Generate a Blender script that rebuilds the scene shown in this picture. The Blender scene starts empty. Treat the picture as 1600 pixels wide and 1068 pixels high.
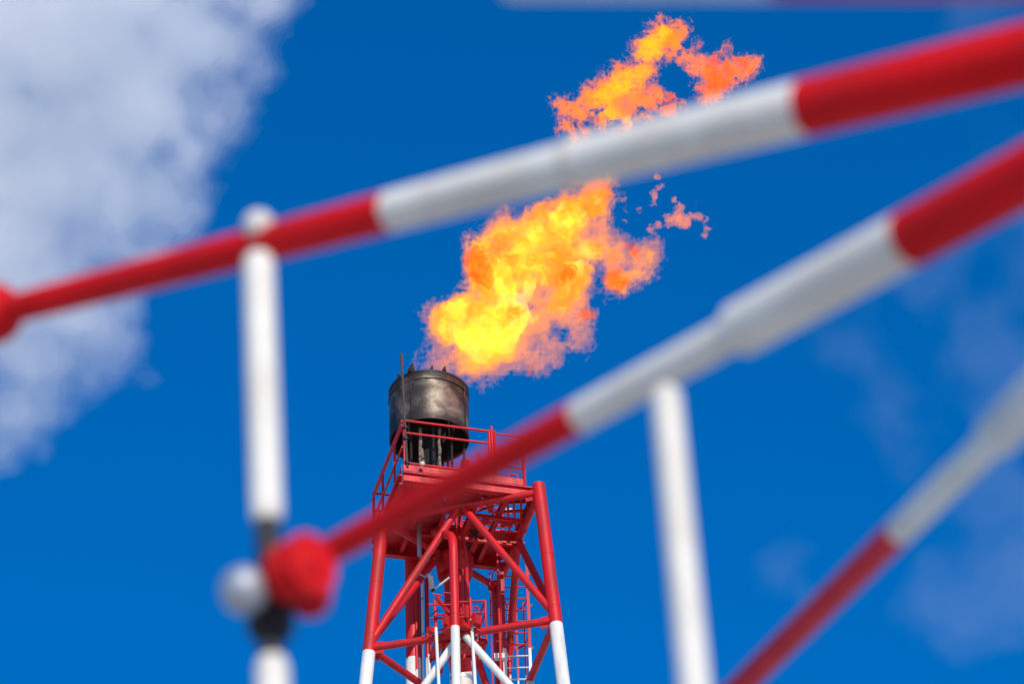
import bpy, math, random
import numpy as np
from mathutils import Vector, Matrix, noise as mnoise

random.seed(7)
SC = bpy.context.scene
COL = SC.collection

# ------------------------------------------------------------------ camera
FPX = 5600.0                      # focal length in pixels of a 1600 px wide picture
PITCH, ROLL = math.radians(37.0), math.radians(-2.0)
CAM = Vector((0, 0, 1.7))
_f = Vector((0, math.cos(PITCH), math.sin(PITCH)))
_r0 = Vector((1, 0, 0))
_u0 = _r0.cross(_f)
_R = math.cos(ROLL) * _r0 + math.sin(ROLL) * _u0
_U = -math.sin(ROLL) * _r0 + math.cos(ROLL) * _u0
cd = bpy.data.cameras.new('camera')
cam = bpy.data.objects.new('camera', cd)
COL.objects.link(cam)
M3 = Matrix((_R, _U, -_f)).transposed()
cam.matrix_world = Matrix.Translation(CAM) @ M3.to_4x4()
cd.sensor_width = 36.0
cd.lens = FPX / 1600 * 36.0
cd.clip_start = 0.1
cd.clip_end = 20000
cd.dof.use_dof = True
cd.dof.focus_distance = 74.0
cd.dof.aperture_fstop = cd.lens / 29.0
SC.camera = cam

# ------------------------------------------------------------------ sky, sun, exposure
SUN_EL, SUN_AZ = math.radians(30), math.radians(164)     # azimuth clockwise from +Y (the way the camera looks)
W = bpy.data.worlds.new('World')
SC.world = W
W.use_nodes = True
wn, wl = W.node_tree.nodes, W.node_tree.links
wn.clear()
sky = wn.new('ShaderNodeTexSky')
sky.sky_type = 'NISHITA'
sky.sun_disc = False
sky.sun_elevation = SUN_EL
sky.sun_rotation = SUN_AZ
sky.altitude = 1500
sky.air_density = 1.0
sky.dust_density = 0.2
sky.ozone_density = 3.0
hs = wn.new('ShaderNodeHueSaturation')
hs.inputs['Hue'].default_value = 0.507
hs.inputs['Saturation'].default_value = 1.6
hs.inputs['Value'].default_value = 1.2
bg = wn.new('ShaderNodeBackground')
bg.inputs['Strength'].default_value = 0.15
wo = wn.new('ShaderNodeOutputWorld')
wl.new(sky.outputs[0], hs.inputs['Color'])
wl.new(hs.outputs[0], bg.inputs['Color'])
wl.new(bg.outputs[0], wo.inputs['Surface'])

sd = bpy.data.lights.new('sun', 'SUN')
sd.energy = 3.9
sd.angle = math.radians(0.5)
sd.color = (1.0, 0.90, 0.78)
sun = bpy.data.objects.new('sun', sd)
COL.objects.link(sun)
SUNV = Vector((math.sin(SUN_AZ) * math.cos(SUN_EL), math.cos(SUN_AZ) * math.cos(SUN_EL), math.sin(SUN_EL)))
sun.rotation_euler = SUNV.to_track_quat('Z', 'Y').to_euler()
sun.location = SUNV * 100

SC.view_settings.view_transform = 'Standard'
SC.view_settings.look = 'None'
SC.view_settings.exposure = 0.0
SC.view_settings.gamma = 1.0
SC.view_settings.use_curve_mapping = False
SC.render.engine = 'CYCLES'
SC.cycles.volume_bounces = 6
SC.cycles.max_bounces = 12
SC.cycles.transparent_max_bounces = 32
SC.cycles.use_denoising = True


# ------------------------------------------------------------------ pixel rays to places in the world
def ray(px, py):
    return _f + _R * ((px - 800) / FPX) - _U * ((py - 534) / FPX)
def at_d(px, py, d):
    return CAM + ray(px, py) * d
def at_y(px, py, y):
    r = ray(px, py)
    return CAM + r * ((y - CAM.y) / r.y)
def at_z(px, py, z):
    r = ray(px, py)
    return CAM + r * ((z - CAM.z) / r.z)
def proj(p):
    v = Vector(p) - CAM
    d = v.dot(_f)
    return 800 + FPX * v.dot(_R) / d, 534 - FPX * v.dot(_U) / d, d
def z_at_row(x, y, py):
    lo, hi = 5.0, 90.0
    for _ in range(50):
        m = (lo + hi) / 2
        if proj((x, y, m))[1] > py: lo = m
        else: hi = m
    return (lo + hi) / 2
def V(*a):
    return Vector(a)

# ------------------------------------------------------------------ materials
def new_mat(name):
    m = bpy.data.materials.new(name)
    m.use_nodes = True
    return m, m.node_tree.nodes, m.node_tree.links
def paint(name, col, dirt, rough=0.4, scale=6.0, amount=0.35, bump=0.004, metallic=0.0, coords='Object', streak=False, spec=.35):
    m, n, l = new_mat(name)
    b = n['Principled BSDF']
    tc = n.new('ShaderNodeTexCoord')
    mp = n.new('ShaderNodeMapping')
    if streak: mp.inputs['Scale'].default_value = (1, 1, .18)
    l.new(tc.outputs[coords], mp.inputs['Vector'])
    t1 = n.new('ShaderNodeTexNoise'); t1.inputs['Scale'].default_value = scale
    t1.inputs['Detail'].default_value = 8; t1.inputs['Roughness'].default_value = .65
    l.new(mp.outputs[0], t1.inputs['Vector'])
    cr = n.new('ShaderNodeValToRGB')
    cr.color_ramp.elements[0].position = .42; cr.color_ramp.elements[1].position = .72
    cr.color_ramp.elements[0].color = (0, 0, 0, 1); cr.color_ramp.elements[1].color = (amount,) * 3 + (1,)
    l.new(t1.outputs['Fac'], cr.inputs[0])
    mx = n.new('ShaderNodeMixRGB')
    mx.inputs[1].default_value = (*col, 1); mx.inputs[2].default_value = (*dirt, 1)
    l.new(cr.outputs[0], mx.inputs[0])
    l.new(mx.outputs[0], b.inputs['Base Color'])
    rr = n.new('ShaderNodeMapRange')
    rr.inputs[3].default_value = rough - .08; rr.inputs[4].default_value = rough + .25
    l.new(t1.outputs['Fac'], rr.inputs[0]); l.new(rr.outputs[0], b.inputs['Roughness'])
    b.inputs['Metallic'].default_value = metallic
    b.inputs['Specular IOR Level'].default_value = spec
    t2 = n.new('ShaderNodeTexNoise'); t2.inputs['Scale'].default_value = scale * 6; t2.inputs['Detail'].default_value = 5
    l.new(tc.outputs[coords], t2.inputs['Vector'])
    bp = n.new('ShaderNodeBump'); bp.inputs['Distance'].default_value = bump; bp.inputs['Strength'].default_value = .5
    l.new(t2.outputs['Fac'], bp.inputs['Height']); l.new(bp.outputs[0], b.inputs['Normal'])
    return m

RED = paint('red_paint', (.66, .006, .012), (.17, .03, .018), .42, 5.0, .85, streak=True)
WHITE = paint('white_paint', (.78, .76, .70), (.48, .42, .35), .45, 5.0, .75, streak=True)
RAILRED = paint('rail_red_paint', (.68, .004, .006), (.28, .010, .010), .6, 7.0, .5, .0008, spec=.2)
RAILWHITE = paint('rail_white_paint', (.77, .73, .64), (.48, .41, .31), .5, 7.0, .55, .0008, spec=.25)
ALU = paint('aluminium_cladding', (.62, .64, .68), (.3, .3, .3), .3, 5, .3, .003, .8)
GALV = paint('galvanised_steel', (.45, .47, .5), (.25, .25, .26), .45, 8, .4, .002, .6)
BLACK = paint('black_rubber', (.018, .018, .02), (.05, .045, .04), .5, 12, .4, .001)
STRUT = paint('scorched_pale_steel', (.26, .20, .14), (.05, .03, .018), .7, 9, 1.0, .006)
RUST = paint('rusty_rod', (.07, .05, .045), (.06, .04, .04), .7, 20, .8, .003)
SOOT = paint('soot', (.012, .011, .011), (.045, .03, .022), .8, 4, .6, .01)

def drum_material():
    m, n, l = new_mat('heat_stained_steel')
    b = n['Principled BSDF']
    tc = n.new('ShaderNodeTexCoord')
    big = n.new('ShaderNodeTexNoise'); big.inputs['Scale'].default_value = 1.5; big.inputs['Detail'].default_value = 5
    big.inputs['Roughness'].default_value = .62; big.inputs['Distortion'].default_value = .25
    l.new(tc.outputs['Object'], big.inputs['Vector'])
    cr = n.new('ShaderNodeValToRGB')
    e = cr.color_ramp.elements
    e[0].position = .30; e[0].color = (.016, .012, .011, 1)
    e[1].position = .74; e[1].color = (.32, .28, .21, 1)
    for p, c in ((.44, (.040, .030, .024, 1)), (.53, (.105, .082, .060, 1)), (.62, (.22, .18, .13, 1))):
        x = e.new(p); x.color = c
    l.new(big.outputs['Fac'], cr.inputs[0])
    # soot bands creeping in from both rims (stains with a shape of their own)
    sp = n.new('ShaderNodeSeparateXYZ'); l.new(tc.outputs['Object'], sp.inputs[0])
    wv = n.new('ShaderNodeTexNoise'); wv.inputs['Scale'].default_value = 4.5; wv.inputs['Detail'].default_value = 6
    l.new(tc.outputs['Object'], wv.inputs['Vector'])
    ma = n.new('ShaderNodeMath'); ma.operation = 'MULTIPLY_ADD'; ma.inputs[1].default_value = .5
    l.new(wv.outputs['Fac'], ma.inputs[0]); l.new(sp.outputs[2], ma.inputs[2])
    mr = n.new('ShaderNodeMapRange'); mr.inputs[1].default_value = .28; mr.inputs[2].default_value = .52
    l.new(ma.outputs[0], mr.inputs[0])
    mr2 = n.new('ShaderNodeMapRange'); mr2.inputs[1].default_value = 1.42; mr2.inputs[2].default_value = 1.28
    l.new(ma.outputs[0], mr2.inputs[0])
    mu = n.new('ShaderNodeMath'); mu.operation = 'MULTIPLY'
    l.new(mr.outputs[0], mu.inputs[0]); l.new(mr2.outputs[0], mu.inputs[1])
    mx = n.new('ShaderNodeMixRGB'); mx.inputs[1].default_value = (.03, .022, .018, 1)
    l.new(mu.outputs[0], mx.inputs[0]); l.new(cr.outputs[0], mx.inputs[2])
    l.new(mx.outputs[0], b.inputs['Base Color'])
    b.inputs['Metallic'].default_value = .45
    rr = n.new('ShaderNodeMapRange'); rr.inputs[3].default_value = .7; rr.inputs[4].default_value = .45
    l.new(big.outputs['Fac'], rr.inputs[0]); l.new(rr.outputs[0], b.inputs['Roughness'])
    bp = n.new('ShaderNodeBump'); bp.inputs['Distance'].default_value = .02; bp.inputs['Strength'].default_value = .6
    l.new(big.outputs['Fac'], bp.inputs['Height']); l.new(bp.outputs[0], b.inputs['Normal'])
    return m
DRUM = drum_material()

# ------------------------------------------------------------------ mesh helpers
class MB:
    def __init__(s):
        s.v, s.f, s.m, s.sm = [], [], [], []
    def add(s, vs, fs, mi=0, smooth=False):
        o = len(s.v)
        s.v += [tuple(v) for v in vs]
        s.f += [[i + o for i in f] for f in fs]
        s.m += [mi] * len(fs); s.sm += [smooth] * len(fs)
        return s
    def tube(s, pts, r, n=14, caps=True, mis=None):
        """a round tube along pts (r a number or one per point); mis gives the material index of each span"""
        pts = [Vector(p) for p in pts]
        rs = r if isinstance(r, (list, tuple)) else [r] * len(pts)
        rings, prev = [], None
        for i, p in enumerate(pts):
            a = pts[max(i - 1, 0)]; b = pts[min(i + 1, len(pts) - 1)]
            t = (b - a)
            if t.length < 1e-7: t = pts[-1] - pts[0]
            t.normalize()
            if prev is None:
                q = t.orthogonal().normalized()
            else:
                q = (prev - t * prev.dot(t)).normalized()
            prev = q
            w = t.cross(q)
            rings.append([p + (q * math.cos(k * 2 * math.pi / n) + w * math.sin(k * 2 * math.pi / n)) * rs[i] for k in range(n)])
        for i in range(len(pts) - 1):
            vs = rings[i] + rings[i + 1]
            fs = [[k, (k + 1) % n, n + (k + 1) % n, n + k] for k in range(n)]
            s.add(vs, fs, mis[i] if mis else 0, True)
        if caps:
            s.add(rings[0], [list(range(n))[::-1]], mis[0] if mis else 0)
            s.add(rings[-1], [list(range(n))], mis[-1] if mis else 0)
        return s
    def bar(s, a, b, w, h, up=V(0, 0, 1), mi=0):
        """box beam from a to b, w wide and h high"""
        a, b = Vector(a), Vector(b)
        t = (b - a).normalized()
        x = t.cross(up)
        if x.length < 1e-4: x = t.orthogonal()
        x.normalize(); y = x.cross(t).normalized()
        vs = [p + x * sx * w / 2 + y * sy * h / 2 for p in (a, b) for sx, sy in ((-1, -1), (1, -1), (1, 1), (-1, 1))]
        s.add(vs, [[0, 1, 2, 3][::-1], [4, 5, 6, 7], [0, 1, 5, 4], [1, 2, 6, 5], [2, 3, 7, 6], [3, 0, 4, 7]], mi)
        return s
    def ball(s, c, r, n=16, m=10, sc=(1, 1, 1), mi=0):
        c = Vector(c)
        vs = [c + V(0, 0, r * sc[2])]
        for j in range(1, m):
            th = math.pi * j / m
            for k in range(n):
                ph = 2 * math.pi * k / n
                vs.append(c + V(r * sc[0] * math.sin(th) * math.cos(ph), r * sc[1] * math.sin(th) * math.sin(ph), r * sc[2] * math.cos(th)))
        vs.append(c - V(0, 0, r * sc[2]))
        fs = [[0, 1 + k, 1 + (k + 1) % n] for k in range(n)]
        for j in range(m - 2):
            fs += [[1 + j * n + k, 1 + (j + 1) * n + k, 1 + (j + 1) * n + (k + 1) % n, 1 + j * n + (k + 1) % n] for k in range(n)]
        L = len(vs) - 1
        fs += [[L, 1 + (m - 2) * n + (k + 1) % n, 1 + (m - 2) * n + k] for k in range(n)]
        s.add(vs, fs, mi, True)
        return s
    def build(s, name, mats, parent=None, origin=None, link=True):
        me = bpy.data.meshes.new(name)
        o0 = Vector(origin) if origin is not None else None
        vs = s.v
        if o0 is None and s.v:
            a = np.array(s.v); o0 = Vector(((a.min(0) + a.max(0)) / 2).tolist())
        vs = [(v[0] - o0.x, v[1] - o0.y, v[2] - o0.z) for v in s.v]
        me.from_pydata(vs, [], s.f)
        mats = mats if isinstance(mats, (list, tuple)) else [mats]
        for m in mats: me.materials.append(m)
        me.polygons.foreach_set('material_index', s.m)
        me.polygons.foreach_set('use_smooth', s.sm)
        me.update()
        ob = bpy.data.objects.new(name, me)
        COL.objects.link(ob)
        place(ob, o0, parent)
        return ob

WORLD_AT = {}
def place(ob, at, parent=None):
    """location in world axes below an unrotated parent"""
    base = WORLD_AT.get(parent.name, V(0, 0, 0)) if parent else V(0, 0, 0)
    ob.parent = parent
    ob.location = Vector(at) - base
    WORLD_AT[ob.name] = Vector(at)
def tag(o, label=None, cat=None, group=None, kind=None):
    if label: o['label'] = label
    if cat: o['category'] = cat
    if group: o['group'] = group
    if kind: o['kind'] = kind
    return o
def thing(name, at, label, cat, group=None):
    o = bpy.data.objects.new(name, None)
    o.empty_display_size = .3
    COL.objects.link(o)
    place(o, at)
    return tag(o, label, cat, group)
def tube(name, pts, r, mat, parent, n=14, mis=None):
    return MB().tube(pts, r, n, True, mis).build(name, mat, parent)
def bar(name, a, b, w, h, mat, parent):
    return MB().bar(a, b, w, h).build(name, mat, parent)
def bend(p0, p1, p2, r, k=7):
    """rounded corner points at p1"""
    a = p1 + (p0 - p1).normalized() * r; b = p1 + (p2 - p1).normalized() * r
    return [a * (1 - t) ** 2 + p1 * 2 * t * (1 - t) + b * t * t for t in [i / k for i in range(k + 1)]]

# ------------------------------------------------------------------ ground
m, n, l = new_mat('pale_bounce_ground')
b = n['Principled BSDF']
tx = n.new('ShaderNodeTexNoise'); tx.inputs['Scale'].default_value = .35; tx.inputs['Detail'].default_value = 12
tc = n.new('ShaderNodeTexCoord'); l.new(tc.outputs['Object'], tx.inputs['Vector'])
cr = n.new('ShaderNodeValToRGB')
cr.color_ramp.elements[0].color = (.50, .46, .40, 1); cr.color_ramp.elements[1].color = (.68, .64, .57, 1)  # unseen ground, made pale and warm to bounce fill light upward
l.new(tx.outputs['Fac'], cr.inputs[0]); l.new(cr.outputs[0], b.inputs['Base Color']); b.inputs['Roughness'].default_value = .9
g = MB()
NG = 24
for i in range(NG):
    for j in range(NG):
        x0, x1 = -3000 + 6000 * i / NG, -3000 + 6000 * (i + 1) / NG
        y0, y1 = -3000 + 6000 * j / NG, -3000 + 6000 * (j + 1) / NG
        g.add([(x0, y0, 0), (x1, y0, 0), (x1, y1, 0), (x0, y1, 0)], [[0, 1, 2, 3]])
ground = g.build('ground', m)
tag(ground, 'unseen flat ground below the tower, kept pale to bounce light up', 'ground', kind='structure')

# ------------------------------------------------------------------ the flare tower
ZD = at_d(630, 736, 74.0).z                 # top of the platform floor
ZT = ZD - .30                               # upper horizontals
TL, TR, TB = at_z(598, 812, ZT), at_z(843, 769, ZT), at_z(777, 918, ZT)
def solve_zl():
    best = None
    for k in range(400):
        z = ZT - 1 - k * .02
        L, R, B = at_z(577, 1012, z), at_z(868, 968, z), at_z(787, 1157, z)
        e = ((L + R + B) / 3 - (TL + TR + TB) / 3); e.z = 0
        if best is None or e.length < best[0]: best = (e.length, z, L, R, B)
    return best
_, ZL, LL, LR, LB = solve_zl()
print('deck z', ZD, 'ZL', ZL, 'err', _, 'top side', (TL - TR).length, (TL - TB).length, (TR - TB).length, 'low', (LL - LR).length, (LL - LB).length, (LR - LB).length)
LEGS = []
for t_, l_ in ((TL, LL), (TR, LR), (TB, LB)):
    d = (l_ - t_) / (ZT - ZL)               # per metre downwards
    LEGS.append((t_, d))
def legp(i, z):
    t_, d = LEGS[i]
    return t_ + d * (ZT - z)
cen = (TL + TR + TB) / 3
tower = thing('flare_tower', V(cen.x, cen.y, 0), 'three legged tubular lattice tower painted in red and white bands', 'flare tower')
BAY = ZT - ZL
RL = .135
zs = [ZT]
while zs[-1] - BAY > 2: zs.append(zs[-1] - BAY * (1 + .03 * (len(zs) - 1)))
def band(z):                                # red on top, then white, changing every two bays
    return 0 if z > ZL - .12 else (1 if z > zs[min(3, len(zs) - 1)] else (0 if z > zs[min(5, len(zs) - 1)] else 1))
for i in range(3):
    top = legp(i, ZT + (.20 if i == 1 else .1))
    cuts = [top, legp(i, ZL - .12)]
    mi = [0]
    prev = ZL - .12
    for q, z in enumerate((zs[min(3, len(zs) - 1)], zs[min(5, len(zs) - 1)], 0.0)):
        if z < prev - .1:
            cuts.append(legp(i, z)); mi.append((q + 1) % 2); prev = z
    pts, ms = [cuts[0]], []
    for q in range(len(cuts) - 1):
        pts += [cuts[q + 1]]; ms.append(mi[q])
    MB().tube(pts, RL, 24, True, ms).ball(top, RL, 20, 8, (1, 1, .35)).build('leg', [RED, WHITE], tower)
for i in range(3):
    for dz_ in (-1.7, -3.05, -5.1):
        p_ = legp(i, ZT + dz_); q_ = legp(i, ZT + dz_ - .014)
        MB().tube([p_, q_], RL + .005, 24).build('weld_seam', RED if ZT + dz_ > ZL - .12 else WHITE, tower)
    for nz in (ZT - .02, ZL):
        for a_, c_ in ((0, 1), (0, 2), (1, 2)):
            if i not in (a_, c_): continue
            o_ = c_ if i == a_ else a_
            d_ = (legp(o_, nz) - legp(i, nz)).normalized()
            MB().bar(legp(i, nz - .02) + d_ * RL * .9, legp(i, nz - .02) + d_ * (RL + .17), .018, .27).build('gusset_plate', RED, tower)
    MB().tube([legp(i, 0) + V(0, 0, .0), legp(i, 0) + V(0, 0, .25)], .35, 20).build('footing', GALV, tower)
faces = ((0, 1), (0, 2), (1, 2))
for q, z in enumerate(zs):
    for a, c in faces:
        pa, pc = legp(a, z), legp(c, z)
        dn = (pc - pa).normalized()
        mt = RED if band(z) == 0 else WHITE
        tube('horizontal_brace', [pa + dn * RL * .8, pc - dn * RL * .8], .078, mt, tower)
        if q + 1 < len(zs):
            mid = (pa + pc) / 2
            for e in (a, c):
                lo = legp(e, zs[q + 1] + .12)
                sgn = -1 if e == a else 1
                st = mid + dn * sgn * .08 - V(0, 0, .07)
                mt2 = RED if q == 0 else (WHITE if q in (1, 2) else RED if q in (3, 4) else WHITE)
                tube('diagonal_brace', [st, lo + (st - lo).normalized() * RL * .8], .08, mt2, tower)
            MB().bar(mid - dn * .16 - V(0, 0, .07), mid + dn * .16 - V(0, 0, .07), .02, .16).build('gusset_plate', mt, tower)

# ------------------------------------------------------------------ service platform on top
NL, NR, FR, FL = at_z(630, 736, ZD), at_z(838, 762, ZD), at_z(781, 871, ZD), at_z(576, 848, ZD)
ex = (NR - NL).normalized()
ey = (FL - NL); ey = (ey - ex * ey.dot(ex)).normalized()
DX, DY = (NR - NL).length, (FL - NL).length
print('deck', DX, DY, 'angle', math.degrees((NR - NL).angle(FL - NL)))
def dk(u, v, h=0.0):
    """a point of the platform: u metres along the near edge, v metres back, h above the floor"""
    return NL + ex * u + ey * v + V(0, 0, h)
plat = thing('service_platform', dk(DX / 2, DY / 2, -.3), 'square red steel platform with pipe railing round the burner', 'platform')
# floor plates in a grid, some left out where pipes and the ladder pass
NU, NV = 5, 5
holes = {(2, 2), (1, 1), (3, 1), (4, 1), (4, 2), (3, 2)}
for i in range(NU):
    for j in range(NV):
        if (i, j) in holes: continue
        u0, u1 = DX * i / NU + .012, DX * (i + 1) / NU - .012
        v0, v1 = DY * j / NV + .012, DY * (j + 1) / NV - .012
        b_ = MB()
        c = [dk(u0, v0, -.03), dk(u1, v0, -.03), dk(u1, v1, -.03), dk(u0, v1, -.03)]
        t_ = [p + V(0, 0, .03) for p in c]
        b_.add(c + t_, [[3, 2, 1, 0], [4, 5, 6, 7], [0, 1, 5, 4], [1, 2, 6, 5], [2, 3, 7, 6], [3, 0, 4, 7]])
        b_.build('floor_plate', RED, plat)
def ibeam(a, b, h, w, name, par):
    m_ = MB()
    z = V(0, 0, 1)
    m_.bar(a + z * (h / 2 - .01), b + z * (h / 2 - .01), w, .02)
    m_.bar(a - z * (h / 2 - .01), b - z * (h / 2 - .01), w, .02)
    m_.bar(a, b, .016, h - .04)
    return m_.build(name, RED, par)
for a, b_ in ((dk(0, 0, -.15), dk(DX, 0, -.15)), (dk(.07, DY, -.15), dk(DX - .07, DY, -.15))):
    ibeam(a, b_, .23, .14, 'edge_beam', plat)
for u in (0.0, DX):
    ibeam(dk(u, .075, -.15), dk(u, DY - .075, -.15), .23, .14, 'edge_beam', plat)
for u in (.2, .4, .6, .8):
    ibeam(dk(DX * u, .075, -.12), dk(DX * u, DY - .075, -.12), .16, .09, 'joist', plat)
for v in (.33, .66):
    bar('cross_joist', dk(.08, DY * v, -.24), dk(DX - .08, DY * v, -.24), .08, .07, RED, plat)
def toe(a, b_):
    bar('toe_board', a + V(0, 0, .085), b_ + V(0, 0, .085), .012, .15, RED, plat)
toe(dk(.0, -.03), dk(DX * .9, -.03)); toe(dk(-.03, .0), dk(-.03, DY)); toe(dk(0, DY + .03), dk(DX, DY + .03))
def railing(pts, h, posts, name='rail', r=.026, rows=(1.0, .68, .32)):
    for row in rows:
        P = [p + V(0, 0, h * row) for p in pts]
        for q in range(len(P) - 1):
            tube('rail', [P[q], P[q + 1]], r, RED, plat, 10)
    for p in posts:
        tube('post', [p, p + V(0, 0, h * rows[0] + .0)], r * 1.15, RED, plat, 10)
        MB().ball(p + V(0, 0, h * rows[0]), r * 1.3, 10, 6).build('post_cap', RED, plat)
HR = 1.30
near_u = DX * .655
railing([dk(0.03, .0), dk(near_u, .0)], HR, [dk(0.03, 0), dk(near_u, 0)], rows=(1.0, .76, .17))
railing([dk(0.0, .03), dk(0, DY)], HR, [dk(0, DY * .28), dk(0, DY * .68), dk(0, DY)], rows=(1.0, .92, .5))
railing([dk(0.03, DY), dk(DX, DY)], HR, [dk(DX * .5, DY), dk(DX, DY)], rows=(1.0, .66, .33))
railing([dk(near_u + .1, .12), dk(DX * .92, .12)], HR + .05, [dk(near_u + .1, .12), dk(DX * .92, .12)], r=.018, rows=(1.0, .72, .4))
tube('post', [dk(near_u - .17, .25), dk(near_u - .17, .25, .85)], .03, RED, plat, 10)
tube('post', [dk(near_u + .05, -.02), dk(near_u + .05, -.02, HR + .12)], .025, RED, plat, 10)
bar('gate_post', dk(near_u + .13, .1, 0), dk(near_u + .13, .1, HR + .1), .07, .05, RED, plat)
bar('gate_post', dk(DX * .92, .1, 0), dk(DX * .92, .1, HR + .02), .06, .05, RED, plat)
MB().bar(dk(near_u - .42, .2, .12), dk(near_u - .42, .2, .62), .08, .08).build('bracket', RED, plat)
MB().bar(dk(near_u - .32, .2, .28), dk(near_u - .18, .2, .28), .06, .2).build('valve_box', RED, plat)
hp = [dk(DX * .8, .1, 0), dk(DX * .8, .1, .34), dk(DX * .87, .1, .34), dk(DX * .87, .1, 0)]
tube('loop_handle', [hp[0]] + bend(hp[0], hp[1], hp[2], .05) + bend(hp[1], hp[2], hp[3], .05) + [hp[3]], .02, RED, plat, 10)
# stencilled letters on the underside
fc = bpy.data.curves.new('lettering', 'FONT')
fc.body = 'OBBKA'
fc.size = .2
fc.space_character = 1.1
fc.extrude = .004
fo = bpy.data.objects.new('lettering', fc)
COL.objects.link(fo)
fc.materials.append(paint('faded_lettering', (.62, .25, .2), (.4, .1, .08), .6, 12, .5))
dg = bpy.context.evaluated_depsgraph_get()
lm = bpy.data.meshes.new_from_object(fo.evaluated_get(dg))
bpy.data.objects.remove(fo)
fo = bpy.data.objects.new('lettering', lm)
COL.objects.link(fo)
tx_at = dk(.1, .34, -.10)
R3 = Matrix((ex, -ey, V(0, 0, -1))).transposed()
place(fo, tx_at, plat)
fo.rotation_euler = R3.to_euler()
bar('sign_plate', dk(.04, .30, -.07), dk(.80, .30, -.07), .28, .02, RED, plat)

# ------------------------------------------------------------------ burner drum
ax = at_z(672.5, 786, ZD)
DRAD = 63.5 / FPX * 74.8
zb, zt = z_at_row(ax.x, ax.y, 689), z_at_row(ax.x, ax.y, 614)
print('drum r', DRAD, 'zb above deck', zb - ZD, 'h', zt - zb)
burner = thing('flare_burner', ax, 'soot blackened steel drum shaped burner head with open bottom', 'flare burner')
HD = zt - zb
m_ = MB()
N = 64
prof = [(DRAD, 0.0), (DRAD, HD - .05), (DRAD + .012, HD - .045), (DRAD + .012, HD), (DRAD - .035, HD), (DRAD - .035, .0)]
rings = []
for r, h in prof:
    rings.append([V(ax.x + (r + .006 * math.sin(3 * t * 2 * math.pi / N + h)) * math.cos(2 * math.pi * t / N), ax.y + (r + .006 * math.sin(2 * t * 2 * math.pi / N)) * math.sin(2 * math.pi * t / N), zb + h) for t in range(N)])
for i in range(len(prof)):
    a, b_ = rings[i], rings[(i + 1) % len(prof)]
    m_.add(a + b_, [[k, (k + 1) % N, N + (k + 1) % N, N + k] for k in range(N)], 1 if i in (4,) else 0, i in (0, 4))
m_.build('drum_shell', [DRUM, SOOT], burner, origin=V(ax.x, ax.y, zb))
def rp(ang, r, h):
    return V(ax.x + math.sin(ang) * r, ax.y - math.cos(ang) * r, zb + h)
# weld seams and a ring round the top
for ang in (-.42, 1.15, 2.6):
    bar('weld_seam', rp(ang, DRAD + .004, .06), rp(ang, DRAD + .004, HD - .1), .03, .012, DRUM, burner)
rg = [rp(2 * math.pi * k / 48, DRAD + .008, HD - .22) for k in range(49)]
MB().tube(rg, .010, 6, False).build('ring_bead', DRUM, burner)
for ang, s_ in ((-.42, 1.5), (.12, .75), (.46, .95)):
    p = rp(ang, DRAD - .03, HD)
    MB().tube([p, p + V(0, 0, .06 * s_), p + V(.01, 0, .13 * s_), p + V(.03, 0, .17 * s_)], [.055 * s_, .05 * s_, .025 * s_, .008], 8).build('lifting_lug', SOOT, burner)
for k in range(3, 9):
    ang = k * .68
    p = rp(ang, DRAD - .03, HD)
    MB().bar(p, p + V(0, 0, .12), .05, .05).build('lifting_lug', SOOT, burner)
# struts carrying the drum, burner pipe in the middle
for ang in (-.42, .55, 1.7, 2.8):
    r = DRAD - (.42 if abs(ang) < 1 else .12)
    a, c = rp(ang, r, .05), rp(ang, r, zb * 0 + (ZD - zb))
    pts = [a + (c - a) * t + V(random.uniform(-.015, .015), random.uniform(-.015, .015), 0) for t in [i / 9 for i in range(10)]]
    MB().tube(pts, [random.uniform(.026, .042) for _ in pts], 9).build('strut', STRUT if abs(ang) < 1 else SOOT, burner)
    q = [rp(ang + .22, r - .25, ZD - zb + .05), rp(ang + .12, r - .15, ZD - zb + .35), rp(ang + .03, r - .03, -.45)]
    MB().tube(q, [.07, .05, .03], 8).build('bracket', STRUT if abs(ang) < 1 else SOOT, burner)
MB().tube([V(ax.x, ax.y, ZD - .2), V(ax.x, ax.y, zb + .1), V(ax.x, ax.y, zb + .35), V(ax.x, ax.y, zb + HD - .25)], [.24, .24, .38, .42], 28).build('burner_pipe', SOOT, burner)
for k in range(6):
    ang = k * math.pi / 3 + .2
    tube('nozzle_pipe', [rp(ang, .5, ZD - zb + .2), rp(ang, .5, .5), rp(ang, .46, HD - .1)], .03, SOOT, burner, 8)
rg = [rp(2 * math.pi * k / 32, .5, ZD - zb + .25) for k in range(33)]
MB().tube(rg, .04, 8, False).build('gas_ring', SOOT, burner)
MB().ball(at_z(660, 732, ZD) + V(0, 0, .13), .05, 10, 8).build('joint_ball', WHITE, burner)
tube('pilot_line', [rp(.43, DRAD - .3, .38), rp(.43, DRAD - .3, .75)], .035, STRUT, burner, 8)

# rod clamped on the railing corner
rod = thing('lightning_rod', dk(.08, -.04, .1), 'thin rusty rod clamped to the platform railing corner', 'rod')
rt = dk(.08, -.04, 0)
ztop = z_at_row(rt.x, rt.y, 553)
lean = at_d(627, 553, proj((rt.x, rt.y, ztop))[2]) - V(rt.x, rt.y, ztop)
top = V(rt.x, rt.y, ztop) + lean
tube('rod_shaft', [rt + V(0, 0, .08), rt + (top - rt) * .5, rt + (top - rt) * .88, top], [.026, .024, .03, .034], RUST, rod, 10)
for hh in (.2, .82, 1.1):
    p = rt + (top - rt) * (hh / (top - rt).z)
    MB().tube([p - V(0, 0, .035), p + V(0, 0, .035)], .055, 10).build('clamp', BLACK, rod)

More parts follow.
